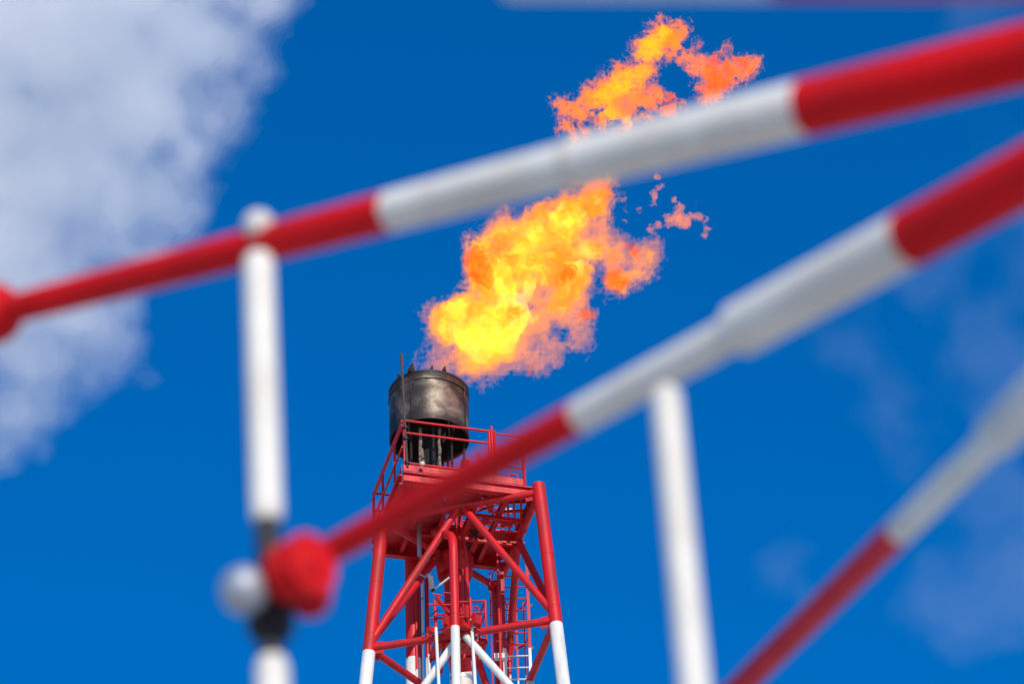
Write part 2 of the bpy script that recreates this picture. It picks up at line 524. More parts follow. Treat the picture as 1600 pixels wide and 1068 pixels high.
# ------------------------------------------------------------------ pipes inside the tower
def vpipe(px, py, depthref, ztop, zbot=0.0, lean_px=0.0):
    """top and bottom of a vertical pipe that passes pixel (px, py) at that depth"""
    p = at_d(px, py, depthref)
    return V(p.x, p.y, ztop), V(p.x, p.y, zbot)
DC = proj(cen)[2]
def cutpipe(name, a, c, r, zc, par, mats=(RED, WHITE), n=24):
    """vertical pipe painted red above zc, white below; hidden lower bands follow"""
    t = (a.z - zc) / (a.z - c.z)
    z3 = zs[min(3, len(zs) - 1)]
    t3 = (a.z - z3) / (a.z - c.z)
    pts = [a, a + (c - a) * t, a + (c - a) * t3, c]
    return MB().tube(pts, r, n, True, [0, 1, 0]).build(name, list(mats), par)
def z_row_pipe(p, py):
    return z_at_row(p.x, p.y, py)

DF = proj((legp(0, ZL) + legp(1, ZL)) / 2)[2]
print('DC', DC, 'DF', DF)
# main gas riser (thick, right of centre), slightly offset below the small landing
a, c = vpipe(711, 920, DC + .3, ZD - .1)
mr_ = thing('gas_riser', V(c.x, c.y, 0), 'thickest vertical gas pipe in the tower, behind the bent pipe', 'pipe')
a2, c2 = vpipe(720, 1040, DC + .3, 0)
zj = z_row_pipe(a, 985)
MB().tube([a, V(a.x, a.y, zj)], .232, 28).build('upper_pipe', RED, mr_)
MB().tube([V(a.x, a.y, zj + .01), V(a2.x, a2.y, zj - .4)], [.232, .242], 28).build('reducer', RED, mr_)
zc = z_row_pipe(a2, 1036)
MB().tube([V(a2.x, a2.y, zj - .4), V(a2.x, a2.y, zc), V(a2.x, a2.y, zs[min(3, len(zs) - 1)]), V(a2.x, a2.y, 0)], .242, 28, True, [0, 1, 0]).build('lower_pipe', [RED, WHITE], mr_)
zr = z_row_pipe(a2, 1062)
MB().tube([V(a2.x, a2.y, zr - .05), V(a2.x, a2.y, zr + .05)], .250, 28).build('band', GALV, mr_)
# cone under the deck where the riser widens
zc2 = z_row_pipe(a, 880)
MB().tube([V(a.x, a.y, ZD - .3), V(a.x, a.y, ZD - .75), V(a.x, a.y, zc2 - .15)], [.42, .36, .235], 28).build('cone', RED, mr_)

# left riser
a, c = vpipe(645, 950, DC + .2, ZD - .1)
p2 = thing('flare_riser', V(c.x, c.y, 0), 'vertical red pipe turning grey white low down, left of the thickest riser', 'pipe')
zc = z_row_pipe(a, 1030)
MB().tube([a, V(a.x, a.y, zc), V(a.x, a.y, zs[min(3, len(zs) - 1)]), c], .162, 26, True, [0, 1, 0]).build('riser_pipe', [RED, WHITE], p2)
off = V(.075, -.165, 0)
MB().tube([a + off + V(0, 0, -.4), V(a.x, a.y, z_row_pipe(a, 1052)) + off], .03, 10).build('conduit', RED, p2)
MB().tube([V(a.x, a.y, zc - .02) + off * 1.02, V(a.x, a.y, zc - 2.5) + off * 1.02], .022, 10).build('conduit', WHITE, p2)
# pale thin conduit, black cable and red side pipe
a, c = vpipe(660, 950, DC - .05, ZD - .2)
tp = thing('pale_conduit', V(c.x, c.y, 0), 'thin cream conduit running up beside the left riser pipe', 'pipe')
cream = paint('cream_paint', (.72, .62, .48), (.4, .3, .2), .5, 6, .5)
MB().tube([a, c], .019, 10).build('conduit', cream, tp)
for py in (872, 935, 990):
    z = z_row_pipe(a, py)
    MB().tube([V(a.x, a.y, z - .03), V(a.x, a.y, z + .03)], .03, 10).build('clip', GALV, tp)
a, c = vpipe(656.5, 960, DC + .1, ZD - .8)
MB_ = MB().tube([a, V(a.x + .01, a.y, (a.z + c.z) / 2), c], .02, 8)
cb = MB_.build('black_cable', BLACK)
tag(cb, 'black cable running down between the pale conduit and the riser', 'cable')
a, c = vpipe(667, 950, DC + .15, ZD - .3)
sp_ = thing('slim_red_pipe', V(c.x, c.y, 0), 'slim red pipe with white lower end right of the pale conduit', 'pipe')
zc = z_row_pipe(a, 1028)
MB().tube([a, V(a.x, a.y, zc), V(a.x, a.y, zc - 8), c], .047, 14, True, [0, 1, 0]).build('pipe_run', [RED, WHITE], sp_)
MB().tube([V(a.x + .03, a.y - .06, zc + .05), V(a.x + .045, a.y - .06, zc - 3)], .03, 12).build('side_pipe', WHITE, sp_)
# shiny clad pipe up under the deck
a, c = vpipe(655, 840, DC - .2, 0)
z1, z2 = z_row_pipe(a, 812), z_row_pipe(a, 868)
cp = thing('clad_pipe', V(a.x, a.y, z2), 'short shiny aluminium clad pipe under the platform', 'pipe')
MB().tube([V(a.x, a.y, z1), V(a.x, a.y, z2)], .048, 14).build('cladding', ALU, cp)
MB().tube([V(a.x, a.y, z1 - .06), V(a.x, a.y, z1 - .1)], .055, 14).build('band', RUST, cp)
MB().tube([V(a.x, a.y, z1), V(a.x, a.y, ZD - .27)], .03, 10).build('stub', RUST, cp)

# bent pipe in front
a, c = vpipe(711, 975, DF - .22, 0)
el = V(a.x, a.y, z_row_pipe(a, 838))
far = at_d(676, 828, proj(el)[2] + 2.2)
zc = z_row_pipe(a, 979)
bp_ = thing('bent_pipe', V(c.x, c.y, 0), 'red over white pipe standing in front with an elbow at its top', 'pipe')
cor = bend(V(a.x, a.y, zc), el, far, .36, 9)
pts = [c, V(c.x, c.y, zc - 7), V(a.x, a.y, zc)] + cor + [far]
MB().tube(pts, .092, 22, True, [0, 1] + [0] * (len(pts) - 3)).build('pipe_run', [RED, WHITE], bp_)
for py in (900, 960):
    z = z_row_pipe(a, py)
    MB().tube([V(a.x, a.y, z), V(a.x, a.y, z - .012)], .0965, 22).build('weld_ring', RED, bp_)
# two curved slim pipes right of it
cpipes = []
for q, (dx, w) in enumerate(((0, .034), (6.5, .045))):
    P = [at_d(712 + dx, 805, DC + .1), at_d(715 + dx, 835, DC - .1), at_d(721 + dx, 862, DC - .4), at_d(723 + dx, 900, DC - .6), at_d(724 + dx, 936, DC - .8), at_d(725 + dx, 985, DC - 1.0)]
    sm = []
    for i in range(len(P) - 1):
        for k in range(4):
            t = k / 4
            p0, p1, p2_, p3 = P[max(i - 1, 0)], P[i], P[i + 1], P[min(i + 2, len(P) - 1)]
            sm.append(.5 * ((2 * p1) + (-p0 + p2_) * t + (2 * p0 - 5 * p1 + 4 * p2_ - p3) * t * t + (-p0 + 3 * p1 - 3 * p2_ + p3) * t ** 3))
    o = MB().tube(sm + [P[-1]], w, 12).build('curved_pipe', RED)
    tag(o, ('slender' if q == 0 else 'wider') + ' of two red pipes curving down behind the elbow of the bent pipe', 'pipe')

# ------------------------------------------------------------------ small landing with its railing
zf = z_at_row(at_d(711, 990, DF - .15).x, at_d(711, 990, DF - .15).y, 990)
zr_ = zf + .95
cF = [at_z(680, 942, zr_), at_z(758, 938, zr_), at_z(749, 962, zr_), at_z(672, 966, zr_)]
land = thing('small_landing', V(cF[0].x, cF[0].y, zf), 'little red landing with handrails round the pipes halfway up', 'landing')
lo = [V(p.x, p.y, zf) for p in cF]
for i in range(4):
    p, q = cF[i], cF[(i + 1) % 4]
    if i == 3: continue
    tube('rail', [p, q], .024, RED, land, 10)
    tube('rail', [p - V(0, 0, .28), q - V(0, 0, .28)], .02, RED, land, 10)
for i in range(4):
    tube('post', [lo[i] - V(0, 0, .1), cF[i] if i != 3 else cF[i] - V(0, 0, .3)], .026, RED, land, 10)
for i in range(4):
    bar('edge_angle', lo[i], lo[(i + 1) % 4], .07, .09, RED, land)
e1, e2 = (lo[1] - lo[0]), (lo[3] - lo[0])
for k in range(6):
    s0 = lo[0] + e1 * (k + .5) / 6
    bar('floor_bar', s0, s0 + e2, .12, .03, RED, land)
for t in (.15, .42, .8):
    s0 = lo[0] + e1 * t + V(0, 0, -.06)
    MB().tube([s0, s0 + e2 * .5 - V(0, 0, .5)], .035, 10).build('knee_brace', RED, land)
for px, py, w, h in ((697, 968, .12, .26), (726, 975, .2, .2), (744, 968, .16, .22), (729, 955, .08, .3), (704, 985, .3, .1), (673, 984, .14, .12)):
    p = at_d(px, py, DF - .1)
    MB().bar(p - V(0, 0, h / 2), p + V(0, 0, h / 2), w, w * .8).build('bracket', RED, land)
tube('bent_handle', bend(at_d(740, 972, DF - .1), at_d(742, 945, DF - .1), at_d(748, 949, DF - .1), .08) + bend(at_d(742, 945, DF - .1), at_d(748, 949, DF - .1), at_d(747, 968, DF - .1), .05), .022, RED, land, 8)
tube('valve_stem', [at_d(681, 931, DF - .1), at_d(701, 956, DF - .05)], .045, RED, land, 12)
tube('valve_stem', [at_d(676, 927, DF - .1), at_d(690, 930, DF - .1), at_d(695, 925, DF - .1), at_d(704, 926, DF - .1)], .017, RED, land, 8)
tube('rail', [at_d(669, 944, DF - .1), at_d(706, 944, DF - .1)], .018, RED, land, 8)
tube('rail', [at_d(668, 964, DF - .1), at_d(685, 951, DF - .1)], .014, BLACK, land, 8)
rng = random.Random(3)
for k in range(7):
    p = at_d(747 + rng.uniform(-4, 4), 965 + k * 9, DF - .05)
    MB().bar(p, p + V(rng.uniform(-.06, .06), 0, -.16), .05, .05).build('hanger', RED, land)

# two slender poles, red tops on white
for q, (x0, y0, yc, x1, y1) in enumerate(((679, 938, 980, 686, 1075), (734.5, 935, 967, 743, 1075))):
    YP = at_d(x0, y0, DF + .35).y
    A, Cc, B_ = at_y(x0, y0, YP), at_y(x0 + (x1 - x0) * (yc - y0) / (y1 - y0), yc, YP), at_y(x1, y1, YP)
    d = (B_ - A); E_ = A + d * (A.z / -d.z)
    pole = thing('slender_pole', E_, ('slender white pole with a red top, left of the bent pipe' if q == 0 else 'slender white pole with a red top just right of the bent pipe'), 'pole', 'slender poles in front of the landing')
    MB().tube([A, A + (Cc - A), E_], .034, 12, True, [0, 1]).build('pole_shaft', [RED, WHITE], pole)
    MB().ball(A, .036, 10, 6).build('pole_cap', RED, pole)

# floodlight and a white tube lamp at the left riser
fl = thing('floodlight', at_d(672, 925, DC - .6), 'grey floodlight housing on a bracket beside the pale conduit', 'floodlight')
p0, p1 = at_d(672, 896, DC - .6), at_d(675.5, 921, DC - .6)
MB().tube([p0, p0 + (p1 - p0) * .12, p0 + (p1 - p0) * .9, p1], [.04, .062, .062, .03], 16).build('housing', ALU, fl)
tube('bracket', [at_d(657, 897, DC - .4), at_d(664, 901, DC - .5), at_d(670, 896, DC - .6)], .026, GALV, fl, 8)
tube('mount', [at_d(655, 889, DC - .3), at_d(657, 906, DC - .3)], .03, STRUT, fl, 8)
tl = thing('tube_lamp', at_d(677, 921, DC - .9), 'slanted white tube lamp sticking out left of the bent pipe', 'lamp')
tube('lamp_tube', [at_d(678, 920, DC - .9), at_d(703, 901, DC - .9)], .022, WHITE, tl, 10)
tube('socket', [at_d(674, 923, DC - .9), at_d(679, 919.5, DC - .9)], .03, BLACK, tl, 10)

# ------------------------------------------------------------------ caged ladder
dl = DC - .2
pb = at_d(788, 1000, dl); pbr = at_d(827.5, 1000, dl)
lad = thing('caged_ladder', V(pb.x, pb.y, 0), 'caged access ladder rising inside the tower, red above and white below', 'ladder')
zc = z_at_row(pb.x, pb.y, 1013)
la, lb = V(pb.x, pb.y, 0), V(pbr.x, pbr.y, 0)
# the ladder leans with the tower: its right stile stays about 40 px off
for base, w in ((la, .075), (lb, .06)):
    b_ = MB()
    b_.bar(base + V(0, 0, zc), base + V(0, 0, ZD - .25), w, .05, V(0, 1, 0), 0)
    b_.bar(base + V(0, 0, zc - 8), base + V(0, 0, zc), w, .05, V(0, 1, 0), 1)
    b_.bar(base, base + V(0, 0, zc - 8), w, .05, V(0, 1, 0), 0)
    b_.build('stile', [RED, WHITE], lad)
z = ZD - .6
k = 0
while z > .3 and k < 60:
    tube('rung', [la + V(0, 0, z), lb + V(0, 0, z)], .016, RED if z > zc else (WHITE if z > zc - 8 else RED), lad, 8)
    z -= .285; k += 1
mid = (la + lb) / 2; hw = (lb - la).length / 2
k = 0
z = ZD - 1.0
strap_pts = {t: [] for t in (-1.1, 0, 1.1)}
while z > 20 and k < 20:
    hoop = [mid + V(hw * math.cos(t), .72 * math.sin(t), z) for t in [math.pi * i / 18 for i in range(19)]]
    b_ = MB()
    for i in range(18):
        b_.bar(hoop[i], hoop[i + 1], .012, .055)
    b_.build('cage_hoop', RED if z > zc else WHITE, lad)
    z -= .95; k += 1
for t in (.35, .9, 1.57, 2.24, 2.8):
    x, y = hw * math.cos(t), .72 * math.sin(t)
    b_ = MB()
    b_.bar(mid + V(x, y, zc - .3), mid + V(x, y, ZD - .9), .035, .012, V(0, 1, 0), 0)
    b_.bar(mid + V(x, y, z), mid + V(x, y, zc - .3), .035, .012, V(0, 1, 0), 1)
    b_.build('cage_strap', [RED, WHITE], lad)
zz = z_at_row(la.x, la.y, 1027)
MB().bar(la + V(-.22, -.05, zz), la + V(.06, -.05, zz), .12, .12).build('mounting_box', WHITE, lad)
for py in (900, 950, 1016):
    zz = z_at_row(lb.x, lb.y, py)
    MB().bar(lb + V(0, 0, zz), lb + V(.07, 0, zz + .09), .03, .03).build('bracket', RED, lad)
# slim bright pipe and cable in front of the rear leg
a, c = vpipe(779, 930, dl + .2, ZD - .3)
o = MB().tube([a, V(a.x, a.y, z_row_pipe(a, 1010)), V(a.x, a.y, 12), c], .03, 10, True, [0, 1, 0]).build('drain_pipe', [RED, RED])
tag(o, 'slim red pipe running up the front of the rear tower leg', 'pipe')
a, c = vpipe(766, 930, DC + .5, ZD - .5)
tr = thing('cable_run', V(c.x, c.y, 0), 'thin red cable run with small brackets left of the rear leg', 'cable run')
MB().tube([a, c], .014, 8).build('cable', RED, tr)
MB().tube([a + V(.06, 0, 0), c + V(.06, 0, 0)], .012, 8).build('cable', RED, tr)
for py in range(830, 1070, 22):
    z = z_row_pipe(a, py)
    MB().tube([V(a.x - .03, a.y, z), V(a.x + .17, a.y, z + .1)], .012, 6).build('clip', RED, tr)

# hatch framing and clutter below the deck on the right
hatch = thing('hatch_frame', dk(DX * .75, DY * .5, -.5), 'red steel hatch framework under the right half of the platform', 'hatch frame')
for px0, py0, px1, py1, w in ((775, 786, 836, 783, .05), (772, 800, 826, 797, .06), (784, 812, 822, 816, .06), (800, 762, 806, 822, .05), (815, 766, 813, 818, .05),
                              (792, 768, 796, 830, .05), (760, 806, 800, 822, .07), (781, 829, 818, 832, .04), (783, 846, 820, 848, .04), (836, 778, 818, 830, .11),
                              (828, 790, 822, 822, .08), (756, 775, 766, 800, .06), (745, 798, 772, 790, .05), (783, 822, 806, 815, .07), (765, 762, 771, 812, .05)):
    A, B_ = at_d(px0, py0, DC - .4 + (py0 - 800) * .01), at_d(px1, py1, DC - .4 + (py1 - 800) * .01)
    MB().bar(A, B_, w, w * .8).build('frame_bar', RED, hatch)
A = at_d(797, 803, DC - .1)
MB().bar(A + V(-.09, 0, .08), A + V(.09, 0, .08), .03, .14).build('junction_box', cream, hatch)
A = at_d(757, 812, DC - .7)
MB().add([A + V(-.12, 0, -.1), A + V(.18, 0, -.08), A + V(-.02, 0, .16), A + V(-.12, .03, -.1), A + V(.18, .03, -.08), A + V(-.02, .03, .16)],
         [[0, 1, 2], [5, 4, 3], [0, 3, 4, 1], [1, 4, 5, 2], [2, 5, 3, 0]]).build('bracket_plate', RED, hatch)
# inclined chute and grating panels below the deck, mid
for q, (px0, py0, px1, py1) in enumerate(((742, 808, 722, 858), (757, 822, 736, 862))):
    A, B_ = at_d(px0, py0, DC + .2), at_d(px1, py1, DC + .6)
    MB().bar(A, B_, .12, .03).build('stair_stringer', RED, hatch)
for k in range(6):
    t = k / 5
    A = at_d(742 - 20 * t, 808 + 50 * t, DC + .2 + .4 * t); B_ = at_d(757 - 21 * t, 822 + 40 * t, DC + .2 + .4 * t)
    MB().bar(A, B_, .1, .02).build('tread', RUST, hatch)

# ------------------------------------------------------------------ near pipe railing, out of focus
def banded(name, pts, rads, bands, par, n=28):
    """pts in world, rads, bands = list of material indices per span"""
    return MB().tube(pts, rads, n, True, bands).build(name, [RAILRED, RAILWHITE], par)
gr = thing('pipe_railing', at_d(412, 900, 5.9).xy.to_3d(), 'large blurred red and white banded pipe railing close to the camera', 'railing')
def lerp(a, b, t): return a + (b - a) * t
# upper rail
def frac_at(p0, p1, px):
    lo, hi = -.3, 1.3
    for _ in range(50):
        m = (lo + hi) / 2
        if proj(lerp(p0, p1, m))[0] < px: lo = m
        else: hi = m
    return (lo + hi) / 2
def rail_run(p0, p1, r0, r1, cuts, cols, par, name, lead=None):
    """pipe from p0 to p1, radius r0 to r1, colour changing at picture columns cuts"""
    fr = [0] + [frac_at(p0, p1, c) for c in cuts] + [1]
    pts = [lerp(p0, p1, t) for t in fr]; rr = [lerp(r0, r1, t) for t in fr]
    if lead:
        d = (p1 - p0).normalized()
        pts = [p0 - d * lead[0], p0 + d * lead[1]] + pts[1:]
        rr = [lead[2], r0] + rr[1:]
        cols = [cols[0]] + cols
    return banded(name, pts, rr, cols, par)
# upper rail
U0, U1, U2 = at_d(-16, 492, 5.2), at_d(905, 254, 4.6), at_d(1740, 52, 4.15)
rail_run(U0, U1, .0215, .0304, [610], [0, 1], gr, 'top_rail')
rail_run(U1, U2, .0328, .0392, [1258], [1, 0], gr, 'top_rail', (.006, .012, .0304))
def collar(p, d, r, w=.012):
    MB().tube([p - d * w, p - d * w * .6, p + d * w * .6, p + d * w], [r * .93, r, r, r * .93], 28).build('weld_collar', RAILWHITE, gr)
collar(U1, (U2 - U1).normalized(), .0344)
# lower rail
M0, M1, M2 = at_d(455, 893, 4.98), at_d(1150, 518, 4.45), at_d(1760, 190, 4.0)
rail_run(M0, M1, .0195, .0235, [906], [0, 1], gr, 'middle_rail')
rail_run(M1, M2, .0340, .0358, [1420], [1, 0], gr, 'middle_rail', (.004, .008, .0235))
# posts
def post_line(px0, py0, px1, py1, y):
    a, b = at_y(px0, py0, y), at_y(px1, py1, y)
    return a, (b - a).normalized()
def to_row(p, d, py):
    lo, hi = 0, 3
    for _ in range(50):
        m = (lo + hi) / 2
        if proj(p + d * m)[1] < py: lo = m
        else: hi = m
    return p + d * lo
def to_ground(p, d): return p + d * (p.z / -d.z)
YT = at_d(404, 375, 4.98).y - .08
PT, dd = post_line(404, 412, 426, 1068, YT)
pr = .0212
a_, b_, c_ = to_row(PT, dd, 800), to_row(PT, dd, 1046), to_ground(PT, dd)
MB().ball(at_d(404, 353, 4.90), .022).build('clamp_knob', RAILWHITE, gr)
MB().ball(PT, pr, sc=(1, 1, .9)).tube([PT, a_], pr, 28).ball(a_, pr, sc=(1, 1, 1.2)).build('post', RAILWHITE, gr)
tube('coupling', [to_row(PT, dd, 805), to_row(PT, dd, 1030)], .0165, BLACK, gr, 20)
MB().ball(b_, pr, sc=(1, 1, 1.2)).tube([b_, c_], pr * 1.0, 28).build('post', RAILWHITE, gr)
q0 = at_d(1041, 585, 4.5)
Q0, dq = post_line(1041, 622, 1085, 1068, q0.y - .10)
MB().ball(Q0, .0184).tube([Q0, to_ground(Q0, dq)], .0184, 28).build('post', RAILWHITE, gr)
# fitting at the lower rail's end
fd = (M1 - M0).normalized()
DPT = proj(to_row(PT, dd, 900))[2]
print('fitting depth', DPT)
DFT = min(DPT, 4.98) - .07
MB().ball(at_d(456, 893, DFT), .0385, 20, 12).build('elbow_fitting', RAILRED, gr)
MB().ball(at_d(484, 932, DFT + .06), .028, 20, 12).build('elbow_fitting', RAILRED, gr)
tube('flange', [at_d(470, 887, DFT), at_d(470, 887, DFT) + fd * .022], .040, RAILRED, gr, 28)
MB().ball(at_d(381, 922, DPT - .07), .031, 20, 12).build('end_knob', GALV, gr)
tube('clamp_bolt', [at_d(386, 922, DPT - .05), at_d(455, 893, DFT)], .013, BLACK, gr, 14)
MB().tube([to_row(PT, dd, 930), to_row(PT, dd, 985)], .030, 20).build('clamp_collar', BLACK, gr)
# left end fitting of the upper rail with its own post
MB().ball(at_d(-12, 490, 5.2), .046, 20, 12).build('elbow_fitting', RAILRED, gr)
L0 = at_d(-50, 500, 5.2); dL = V(0, 0, -1)
banded('post', [L0, L0 + dL * .07, to_ground(L0, dL)], [.03] * 3, [0, 1], gr)
# right ends: posts far outside the frame carry both rails
for P in (U2, M2):
    banded('post', [P, P - V(0, 0, .6), V(P.x, P.y, 0)], [.028] * 3, [0, 1], gr)

# lower railing, bottom right
lr = thing('lower_railing', V(*at_d(1385, 847, 5.0).xy, 0), 'blurred slanting rail at the lower right, dark red turning grey white', 'railing')
W0, W1, W2 = at_d(1010, 1215, 6.6), at_d(1548, 690, 4.3), at_d(1760, 478, 3.5)
rail_run(W0, W1, .0210, .0192, [1408], [0, 1], lr, 'rail')
rail_run(W1, W2, .0262, .0275, [], [1], lr, 'rail', (.01, .05, .0192))
for P in (W0, W2):
    banded('post', [P, P - V(0, 0, .4), V(P.x, P.y, 0)], [.028] * 3, [0, 1], lr)
# highest rail, just in frame at the top
hr = thing('upper_railing', V(*at_d(1220, -4, 3.0).xy, 0), 'strongly blurred rail grazing the top edge of the picture', 'railing')
H0, H1 = at_d(800, -26, 3.1), at_d(1800, -36, 2.5)
rail_run(H0, H1, .0125, .0125, [1215], [1, 0], hr, 'rail')
for P in (H0, H1):
    banded('post', [P, P + V(0, 0, .5)], [.0125] * 2, [1], hr)

# ------------------------------------------------------------------ fields to meshes (flame and steam)
def up1(a, axis, n_out):
    """smooth resample of a lattice along one axis"""
    n_in = a.shape[axis]
    x = np.linspace(0, n_in - 1.001, n_out)
    i = x.astype(int); t = x - i; t = t * t * (3 - 2 * t)
    sh = [1] * a.ndim; sh[axis] = n_out
    t = t.reshape(sh)
    return np.take(a, i, axis) * (1 - t) + np.take(a, np.minimum(i + 1, n_in - 1), axis) * t
def vnoise(shape, cell, rs):
    """value noise on a grid; cell = lattice pitch in grid steps"""
    lat = [max(2, int(math.ceil(s / cell)) + 2) for s in shape]
    a = rs.standard_normal(lat).astype(np.float32)
    for ax_ in range(3):
        a = up1(a, ax_, int(round((lat[ax_] - 1.001) * cell)) + 1)
    o = [rs.randint(0, max(1, a.shape[k] - shape[k] + 1)) if a.shape[k] > shape[k] else 0 for k in range(3)]
    a = a[o[0]:o[0] + shape[0], o[1]:o[1] + shape[1], o[2]:o[2] + shape[2]]
    pad = [(0, max(0, shape[k] - a.shape[k])) for k in range(3)]
    return np.pad(a, pad, mode='edge') if any(p[1] for p in pad) else a
def fractal(shape, cell, octs, gain, rs, ridge=False):
    s = np.zeros(shape, np.float32); amp = 1.0; tot = 0
    for o in range(octs):
        nz = vnoise(shape, max(cell, 1.3), rs)
        if ridge: nz = 1 - 2 * np.abs(nz)
        s += nz * amp; tot += amp; amp *= gain; cell /= 2.03
    return s / tot
def surface_nets(F):
    """closed quad mesh round F > 0; vertices in grid units"""
    nx, ny, nz = F.shape
    F = F.copy()
    F[0] = F[-1] = -1; F[:, 0] = F[:, -1] = -1; F[:, :, 0] = F[:, :, -1] = -1
    F[F == 0] = -1e-6
    cs = (nx - 1, ny - 1, nz - 1)
    acc = np.zeros(cs + (3,), np.float32); cnt = np.zeros(cs, np.int32)
    corners = [(i, j, k) for i in (0, 1) for j in (0, 1) for k in (0, 1)]
    def sub(c): return F[c[0]:c[0] + nx - 1, c[1]:c[1] + ny - 1, c[2]:c[2] + nz - 1]
    for c in corners:
        for ax_ in range(3):
            if c[ax_] == 1: continue
            d = list(c); d[ax_] = 1
            a, b = sub(c), sub(d)
            m = (a > 0) != (b > 0)
            t = np.zeros_like(a); t[m] = a[m] / (a[m] - b[m])
            for q in range(3):
                v = np.full(cs, float(c[q]), np.float32)
                if q == ax_: v = v + t
                acc[..., q] += np.where(m, v, 0)
            cnt += m
    act = cnt > 0
    idx = -np.ones(cs, np.int64); idx[act] = np.arange(act.sum())
    ijk = np.argwhere(act)
    verts = ijk + acc[act] / cnt[act][:, None]
    quads = []
    for ax_ in range(3):
        s0 = [slice(None)] * 3; s1 = [slice(None)] * 3
        s0[ax_] = slice(0, -1); s1[ax_] = slice(1, None)
        a, b = F[tuple(s0)], F[tuple(s1)]
        m = (a > 0) != (b > 0)
        P = np.argwhere(m)
        fl = a[m] > 0
        u, w = [q for q in range(3) if q != ax_]
        if ax_ == 1: u, w = w, u
        ok = (P[:, u] > 0) & (P[:, w] > 0) & (P[:, u] < F.shape[u] - 1) & (P[:, w] < F.shape[w] - 1)
        P, fl = P[ok], fl[ok]
        def cell(du, dw_):
            q = P.copy(); q[:, u] -= du; q[:, w] -= dw_
            return idx[q[:, 0], q[:, 1], q[:, 2]]
        c0, c1, c2, c3 = cell(0, 0), cell(1, 0), cell(1, 1), cell(0, 1)
        Q = np.stack([c0, c1, c2, c3], 1)
        Q[~fl] = Q[~fl][:, ::-1]
        quads.append(Q)
    return verts, np.concatenate(quads)
def field_mesh(name, F, origin_px, step_px, depth, mat, parent=None, at=None):
    """grid axes: picture right, picture down, away; step in pixels at that depth -> real metres"""
    vt, q = surface_nets(F)
    s = step_px * depth / FPX
    nd = F.shape[2]
    base = at_d(origin_px[0], origin_px[1], depth)
    Ra, Ua, Fa = np.array(_R), np.array(_U), np.array(_f)
    P = np.array(base) + s * (vt[:, :1] * Ra - vt[:, 1:2] * Ua + (vt[:, 2:3] - nd / 2) * Fa)
    o0 = np.array(at) if at is not None else P.mean(0)
    P = P - o0
    me = bpy.data.meshes.new(name)
    me.vertices.add(len(P)); me.vertices.foreach_set('co', P.astype(np.float32).ravel())
    me.loops.add(len(q) * 4); me.loops.foreach_set('vertex_index', q.ravel().astype(np.int32))
    me.polygons.add(len(q))
    me.polygons.foreach_set('loop_start', (np.arange(len(q)) * 4).astype(np.int32))
    me.update(calc_edges=True)
    me.materials.append(mat)
    ob = bpy.data.objects.new(name, me)
    COL.objects.link(ob)
    place(ob, Vector(o0.tolist()), parent)
    print(name, len(P), 'verts', len(q), 'quads')
    return ob
def blobs(shape, org, step, lst, kd=1.0, k=10.0):
    """smooth union of balls (px, py, r[, depth offset in px]) as a signed distance in px, positive inside"""
    X = (org[0] + step * np.arange(shape[0], dtype=np.float32))[:, None, None]
    Y = (org[1] + step * np.arange(shape[1], dtype=np.float32))[None, :, None]
    Z = (step * (np.arange(shape[2], dtype=np.float32) - shape[2] / 2))[None, None, :]
    S = None
    for b in lst:
        x, y, r = b[:3]; dz = b[3] if len(b) > 3 else 0
        d = r - np.sqrt((X - x) ** 2 + (Y - y) ** 2 + ((Z - dz) / kd) ** 2)
        if S is None: S = np.broadcast_to(d, shape).copy(); continue
        h = np.clip(.5 + .5 * (d - S) / k, 0, 1)
        S = S * (1 - h) + d * h + k * h * (1 - h)
    return S
def vol_mat(name, emit, strength, absorb_col, density, scatter=None, aniso=0.0):
    m, n, l = new_mat(name)
    n.clear()
    out = n.new('ShaderNodeOutputMaterial')
    pv = n.new('ShaderNodeVolumePrincipled')
    pv.inputs['Density'].default_value = density
    pv.inputs['Color'].default_value = (*(scatter or (0, 0, 0)), 1)
    pv.inputs['Absorption Color'].default_value = (*absorb_col, 1)
    pv.inputs['Anisotropy'].default_value = aniso
    pv.inputs['Emission Color'].default_value = (*emit, 1)
    pv.inputs['Emission Strength'].default_value = strength
    l.new(pv.outputs[0], out.inputs['Volume'])
    return m

# ---- the gas flame
FD = 77.0
def sig(mat, emit, sigma):
    """emission and absorption per metre, per colour"""
    return None
def fire(name, emit, sigma):
    dmax = max(sigma)
    return vol_mat(name, tuple(e / max(emit) for e in emit), max(emit), tuple(1 - x / dmax for x in sigma), dmax)
rs = np.random.RandomState(11)
main = [(668, 572, 13), (652, 566, 8), (690, 562, 24), (715, 572, 22), (740, 575, 20), (765, 575, 18), (702, 495, 34), (725, 490, 40), (700, 530, 28), (745, 515, 55), (790, 515, 62), (755, 555, 36), (845, 520, 52, 10), (880, 500, 42, 10),
        (890, 525, 34, 5), (830, 548, 32), (800, 560, 22), (765, 405, 42, 10), (748, 420, 28, 10), (800, 375, 44), (850, 355, 46), (895, 345, 44), (925, 320, 34), (880, 312, 24), (790, 430, 58),
        (850, 430, 62), (890, 430, 42), (875, 470, 48), (925, 375, 36), (935, 290, 30), (965, 400, 32), (990, 400, 32), (1008, 395, 24), (1024, 380, 9), (968, 430, 28), (990, 420, 26), (905, 470, 20), (795, 330, 9), (900, 270, 22), (950, 262, 18)]
org, st = (622, 222), 1.8
shp = (242, 220, 98)
